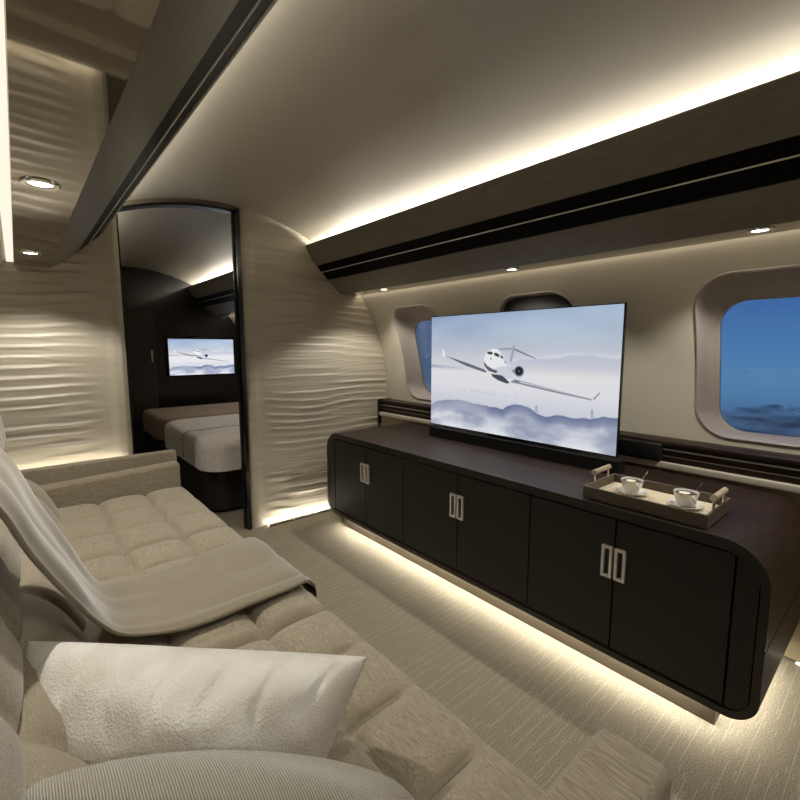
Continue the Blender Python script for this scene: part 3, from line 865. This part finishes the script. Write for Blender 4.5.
# near armrest, softly crowned front
bm = bmesh.new()
def near_arm(i, j):
    u = i/30; v = j/24                     # u along x, v round the section
    x = .05+(.70-.05)*u; w = .155; yc = .205
    a = -PI/2+0
    return (x, yc, 0)
def section(w, h0, h1, r, n=6):
    pts = [(-w/2, h0)]
    pts += [(-w/2+r-r*math.cos(PI/2*k/n), h1-r+r*math.sin(PI/2*k/n)) for k in range(n+1)]
    pts += [(w/2-r+r*math.sin(PI/2*k/n), h1-r+r*math.cos(PI/2*k/n)) for k in range(n+1)]
    pts += [(w/2, h0)]
    return pts
rings = []
for k in range(25):
    u = k/24; x = .06+.596*u
    bulge = .5*(1-((u-.5)*2)**2)
    h1 = .606-.004*smooth(.95, 1.0, u)**2
    rings.append([bm.verts.new((x+.016*u**6*math.cos(pt[0]/.108*PI), .231+pt[0], pt[1])) for pt in section(.108, .10, h1, .016)])
for r0, r1 in zip(rings, rings[1:]):
    for i in range(len(r0)-1): bm.faces.new((r0[i], r0[i+1], r1[i+1], r1[i]))
    bm.faces.new((r0[-1], r0[0], r1[0], r1[-1]))
bm.faces.new(rings[0]); bm.faces.new(rings[-1])
part('armrest', bm, M['sofa'], sofa)

# ------------------------------------------------------------------ cushions and throw
def pillow(w, h, t, seedv, pinch=.07, nu=56, nv=36, lump=.006, crease=.0, rnd=0., taper=0., kp=.42):
    """plump cushion in its own frame, z = face normal"""
    bm = bmesh.new()
    def pt(u, v, s):
        eu = 1-abs(u)**2.4; ev = 1-abs(v)**2.2
        k = max(0, eu*ev)**kp
        x = w/2*u*(1-pinch*(1-v*v)); y = h/2*v*(1-pinch*1.2*(1-u*u))
        x *= 1-taper*(1-v)/2; x *= 1-rnd*(1-math.sqrt(1-v*v/2)); y *= 1-rnd*(1-math.sqrt(1-u*u/2))
        n = noise.noise((u*2.2+seedv, v*1.8, s*3.))*lump*k*2+noise.noise((u*6+seedv, v*2.2, s*5.))*lump*k
        cr = crease*k*max(0, math.sin(u*23+2*math.sin(v*3)))**6*smooth(-.2, .6, v) if s > 0 else 0
        return (x, y, s*(t/2*k+n-cr))
    def f(i, j, s):
        a = -1+2*i/(nu-1); b = -1+2*j/(nv-1)
        return pt(math.sin(a*PI/2), math.sin(b*PI/2), s)
    grid(bm, nu, nv, lambda i, j: f(i, j, 1)); grid(bm, nu, nv, lambda i, j: f(i, j, -1))
    bmesh.ops.remove_doubles(bm, verts=bm.verts, dist=.0004)
    return bm
def frame(center, u, tilt):
    """matrix with local x along horizontal u, local y rising away from the camera by tilt, z = face normal"""
    u = Vector((u[0], u[1], 0)).normalized(); fw = Vector((-u.y, u.x, 0))
    if fw.y < 0: fw = -fw
    vv = fw*math.cos(tilt)+Vector((0, 0, math.sin(tilt))); nn = u.cross(vv)
    if nn.z < 0: nn = -nn
    return Matrix(((u.x, vv.x, nn.x, center[0]), (u.y, vv.y, nn.y, center[1]), (u.z, vv.z, nn.z, center[2]), (0, 0, 0, 1)))
def place_pillow(name, bm, mt, mtx, label, loc):
    bm.transform(mtx)
    o = part(name, bm, mt, None, angle=180); tag(o, label, 'cushion'); return rebase(o, loc)
place_pillow('lumbar_cushion', pillow(.685, .235, .235, 1.7, .05, 130, 90, .0045, .008, .17, .27, .5), M['pillow'], frame((.176, .803, .540), (.714, -.70), math.radians(66)),
             'cream chenille lumbar cushion lying on the sofa seat', (.192, .800, .45))
place_pillow('knit_cushion', pillow(.58, .26, .16, 5.2, .0, 60, 50, .004, 0, .75), M['knit'], frame((.120, .50, .562), (.76, -.65), math.radians(60)),
             'ribbed knit cushion at the bottom edge of the view', (.120, .50, .45))

# throw draped from the back of the sofa over the seat to its front edge
def throw():
    # spine points: centre (x,y,z) and half width, running from the top of the back to the front edge
    far = catmull([(-.235, 1.34, .90), (-.205, 1.34, 1.01), (-.125, 1.34, 1.035), (-.050, 1.35, .945), (-.005, 1.37, .82), (.045, 1.39, .70), (.092, 1.42, .585), (.140, 1.45, .515), (.22, 1.50, .485), (.34, 1.54, .478), (.46, 1.565, .478), (.56, 1.590, .478), (.630, 1.602, .466), (.668, 1.604, .430)], 7)
    near = catmull([(-.235, .95, .90), (-.205, .95, 1.01), (-.125, .95, 1.035), (-.050, .97, .945), (-.005, 1.02, .82), (.045, 1.08, .70), (.090, 1.14, .59), (.135, 1.165, .52), (.21, 1.165, .490), (.33, 1.150, .480), (.45, 1.155, .480), (.56, 1.160, .480), (.630, 1.185, .466), (.668, 1.20, .430)], 7)
    n = len(far); nv = 46
    def f(i, j):
        v = j/(nv-1); p = far[i].lerp(near[i], v); t = i/(n-1)
        onseat = smooth(.40, .58, t); hang = 1-smooth(.35, .55, t)
        # folds running along the length, gathered where back meets seat
        d = .009*math.sin(v*9+t*3)*hang+.003*math.sin(v*23+1.3-t*2)*hang
        d2 = onseat*(.007*math.sin(v*6.5+t*7.2)+.002*math.sin(v*13-t*7+1)+.012*noise.noise((t*5, v*3, 2.)))
        d2 += onseat*.010*math.exp(-((v-.93)/.06)**2)
        q = Vector(p)
        q += Vector((.92, 0, .38))*d+Vector((0, 0, 1))*(abs(d2)*1.0+.002)*(1-.6*smooth(.93, 1, t))
        return q
    bm = bmesh.new(); grid(bm, n, nv, f)
    return bm, f, n, nv
bm, tf, tn, tv_ = throw()
th = part('throw_blanket', bm, M['throw'], None, angle=180)
tag(th, 'taupe throw blanket draped from the sofa back across the seat', 'blanket'); rebase(th, (.3, 1.3, .45))
md = th.modifiers.new('thick', 'SOLIDIFY'); md.thickness = .008; md.offset = 1
bm = bmesh.new()
grid(bm, 3, tv_, lambda i, j: Vector(tf(tn-1, j))+Vector((.004+.001*i, 0, -.004-.014*i)))
ed = part('hem', bm, M['throw_trim'], th); ed['label'] = 'dark hem'
md = ed.modifiers.new('thick', 'SOLIDIFY'); md.thickness = .004

# ------------------------------------------------------------------ bedroom beyond the doorway
bed = thing('bed', 'bed with cream cover and brown runner seen through the doorway', 'bed', (1.5, 4.0, 0))
def slab(x0, x1, y0, y1, z0, z1, r, rc=.10, n=10):
    """mattress-like block with round plan corners and a soft top edge"""
    bm = bmesh.new(); rings = []
    prof = [(0, z0)]+[(r-r*math.cos(PI/2*k/6), z1-r+r*math.sin(PI/2*k/6)) for k in range(7)]
    for ins, z in prof:
        rings.append([bm.verts.new((p[0], p[1], z)) for p in rrect((x0+x1)/2, (y0+y1)/2, (x1-x0)/2-ins, (y1-y0)/2-ins, max(.01, rc-ins*.5), n)])
    for a, b in zip(rings, rings[1:]):
        for i in range(len(a)): bm.faces.new((a[i], a[(i+1) % len(a)], b[(i+1) % len(a)], b[i]))
    bm.faces.new(rings[0]); bm.faces.new(rings[-1]); return bm
part('base', slab(.965, 2.14, 3.19, 5.10, .03, .40, .02, .12), M['bed_base'], bed)
part('foot', slab(1.01, 2.1, 3.24, 5.06, 0, .04, .005, .1), M['matte_black'], bed)
part('mattress', slab(.905, 2.15, 3.05, 4.30, .35, .565, .06, .17), M['mattress'], bed)
sm = part('cover_seam', prism(bmesh.new(), [(.903, .37)]+[(.903+.06-.06*math.cos(PI/2*k/6), .567-.06+.06*math.sin(PI/2*k/6)) for k in range(7)]+[(2.14, .567), (2.14, .37)], 'y', 3.592, 3.600), M['bed_base'], bed); sm['label'] = 'dark seam across the cover'
rn = part('runner', slab(.900, 2.15, 4.302, 5.08, .38, .580, .04, .10), M['runner'], bed); rn['label'] = 'brown runner across the far end'
wd = thing('wardrobe', 'tall dark wardrobe left of the bedroom television', 'wardrobe', (.5, 5.3, 0))
part('body', bx(.0, 1.08, 5.12, 5.595, .0, 1.56, r=.004, seg=1), M['wardrobe'], wd)
part('handle', bx(1.04, 1.052, 5.108, 5.12, 1.05, 1.17), M['nickel'], wd)
btv = thing('television', 'small wall television seen through the doorway beyond the bed', 'television', (1.67, 5.56, 1.1))
part('housing', bx(1.285, 2.055, 5.562, 5.598, .86, 1.33, r=.004), M['screen_edge'], btv)
tv_screen((1.305, 5.5605, 1.295), (.735, 0, 0), (0, 0, -.415), M['screen_small'], btv)

# ------------------------------------------------------------------ dusk sky outside
w = bpy.data.worlds.new('dusk_sky'); S.world = w; w.use_nodes = True
nt = w.node_tree; nt.nodes.clear(); N = nt.nodes; L = nt.links
o = N.new('ShaderNodeOutputWorld'); bg = N.new('ShaderNodeBackground'); L.new(bg.outputs[0], o.inputs[0])
tc = N.new('ShaderNodeTexCoord'); sp = N.new('ShaderNodeSeparateXYZ'); L.new(tc.outputs['Generated'], sp.inputs[0])
mr = N.new('ShaderNodeMapRange'); mr.inputs['From Min'].default_value = -.2; mr.inputs['From Max'].default_value = .2
L.new(sp.outputs['Z'], mr.inputs['Value'])
cr = N.new('ShaderNodeValToRGB'); E_ = cr.color_ramp.elements
E_[0].position = 0; E_[0].color = lin((22, 44, 78)); E_[1].position = 1; E_[1].color = lin((46, 84, 146))
for p, c in ((.30, (84, 128, 172)), (.42, (82, 130, 178)), (.60, (70, 116, 172)), (.75, (58, 100, 160))):
    e = E_.new(p); e.color = lin(c)
L.new(mr.outputs[0], cr.inputs['Fac'])
mp = N.new('ShaderNodeMapping'); mp.inputs['Scale'].default_value = (15, 15, 30); L.new(tc.outputs['Generated'], mp.inputs['Vector'])
nz = N.new('ShaderNodeTexNoise'); nz.inputs['Scale'].default_value = 1.; nz.inputs['Detail'].default_value = 7; nz.inputs['Roughness'].default_value = .6
L.new(mp.outputs['Vector'], nz.inputs['Vector'])
# cloud tops: where z + noise falls under the cloud deck
a1 = N.new('ShaderNodeMath'); a1.operation = 'MULTIPLY_ADD'; a1.inputs[1].default_value = .11; L.new(nz.outputs['Fac'], a1.inputs[0]); L.new(sp.outputs['Z'], a1.inputs[2])
m2 = N.new('ShaderNodeMapRange'); m2.inputs['From Min'].default_value = -.050; m2.inputs['From Max'].default_value = -.058
L.new(a1.outputs[0], m2.inputs['Value'])
cc = N.new('ShaderNodeValToRGB'); cc.color_ramp.elements[0].color = lin((26, 46, 76)); cc.color_ramp.elements[0].position = .35
cc.color_ramp.elements[1].color = lin((74, 102, 138)); cc.color_ramp.elements[1].position = .68
mp3 = N.new('ShaderNodeMapping'); mp3.inputs['Scale'].default_value = (14, 14, 70); L.new(tc.outputs['Generated'], mp3.inputs['Vector'])
n3 = N.new('ShaderNodeTexNoise'); n3.inputs['Detail'].default_value = 6; n3.inputs['Scale'].default_value = 1; L.new(mp3.outputs['Vector'], n3.inputs['Vector'])
L.new(n3.outputs['Fac'], cc.inputs['Fac'])
mx_ = N.new('ShaderNodeMix'); mx_.data_type = 'RGBA'; L.new(m2.outputs[0], mx_.inputs['Factor'])
L.new(cr.outputs['Color'], mx_.inputs['A']); L.new(cc.outputs['Color'], mx_.inputs['B'])
m4 = N.new('ShaderNodeMapRange'); m4.inputs['From Min'].default_value = .45; m4.inputs['From Max'].default_value = .75; m4.inputs['To Max'].default_value = .62
L.new(sp.outputs['Y'], m4.inputs['Value'])
mx5 = N.new('ShaderNodeMix'); mx5.data_type = 'RGBA'; L.new(m4.outputs[0], mx5.inputs['Factor']); L.new(mx_.outputs['Result'], mx5.inputs['A']); mx5.inputs['B'].default_value = lin((26, 54, 92))
L.new(mx5.outputs['Result'], bg.inputs['Color']); bg.inputs['Strength'].default_value = .9

# ------------------------------------------------------------------ camera and colour management
cam = bpy.data.cameras.new('camera'); co = bpy.data.objects.new('camera', cam); COL.objects.link(co)
yaw, pit = .707622, .117745
fwd = Vector((math.sin(yaw)*math.cos(pit), math.cos(yaw)*math.cos(pit), -math.sin(pit)))
co.location = (0, 0, H); co.rotation_euler = fwd.to_track_quat('-Z', 'Y').to_euler()
cam.sensor_width = 36; cam.sensor_fit = 'HORIZONTAL'; cam.lens = 445.26/800*36; cam.clip_start = .01
S.camera = co
S.view_settings.view_transform = 'Standard'; S.view_settings.look = 'None'; S.view_settings.gamma = 1; S.view_settings.use_curve_mapping = False
S.view_settings.exposure = 0.14
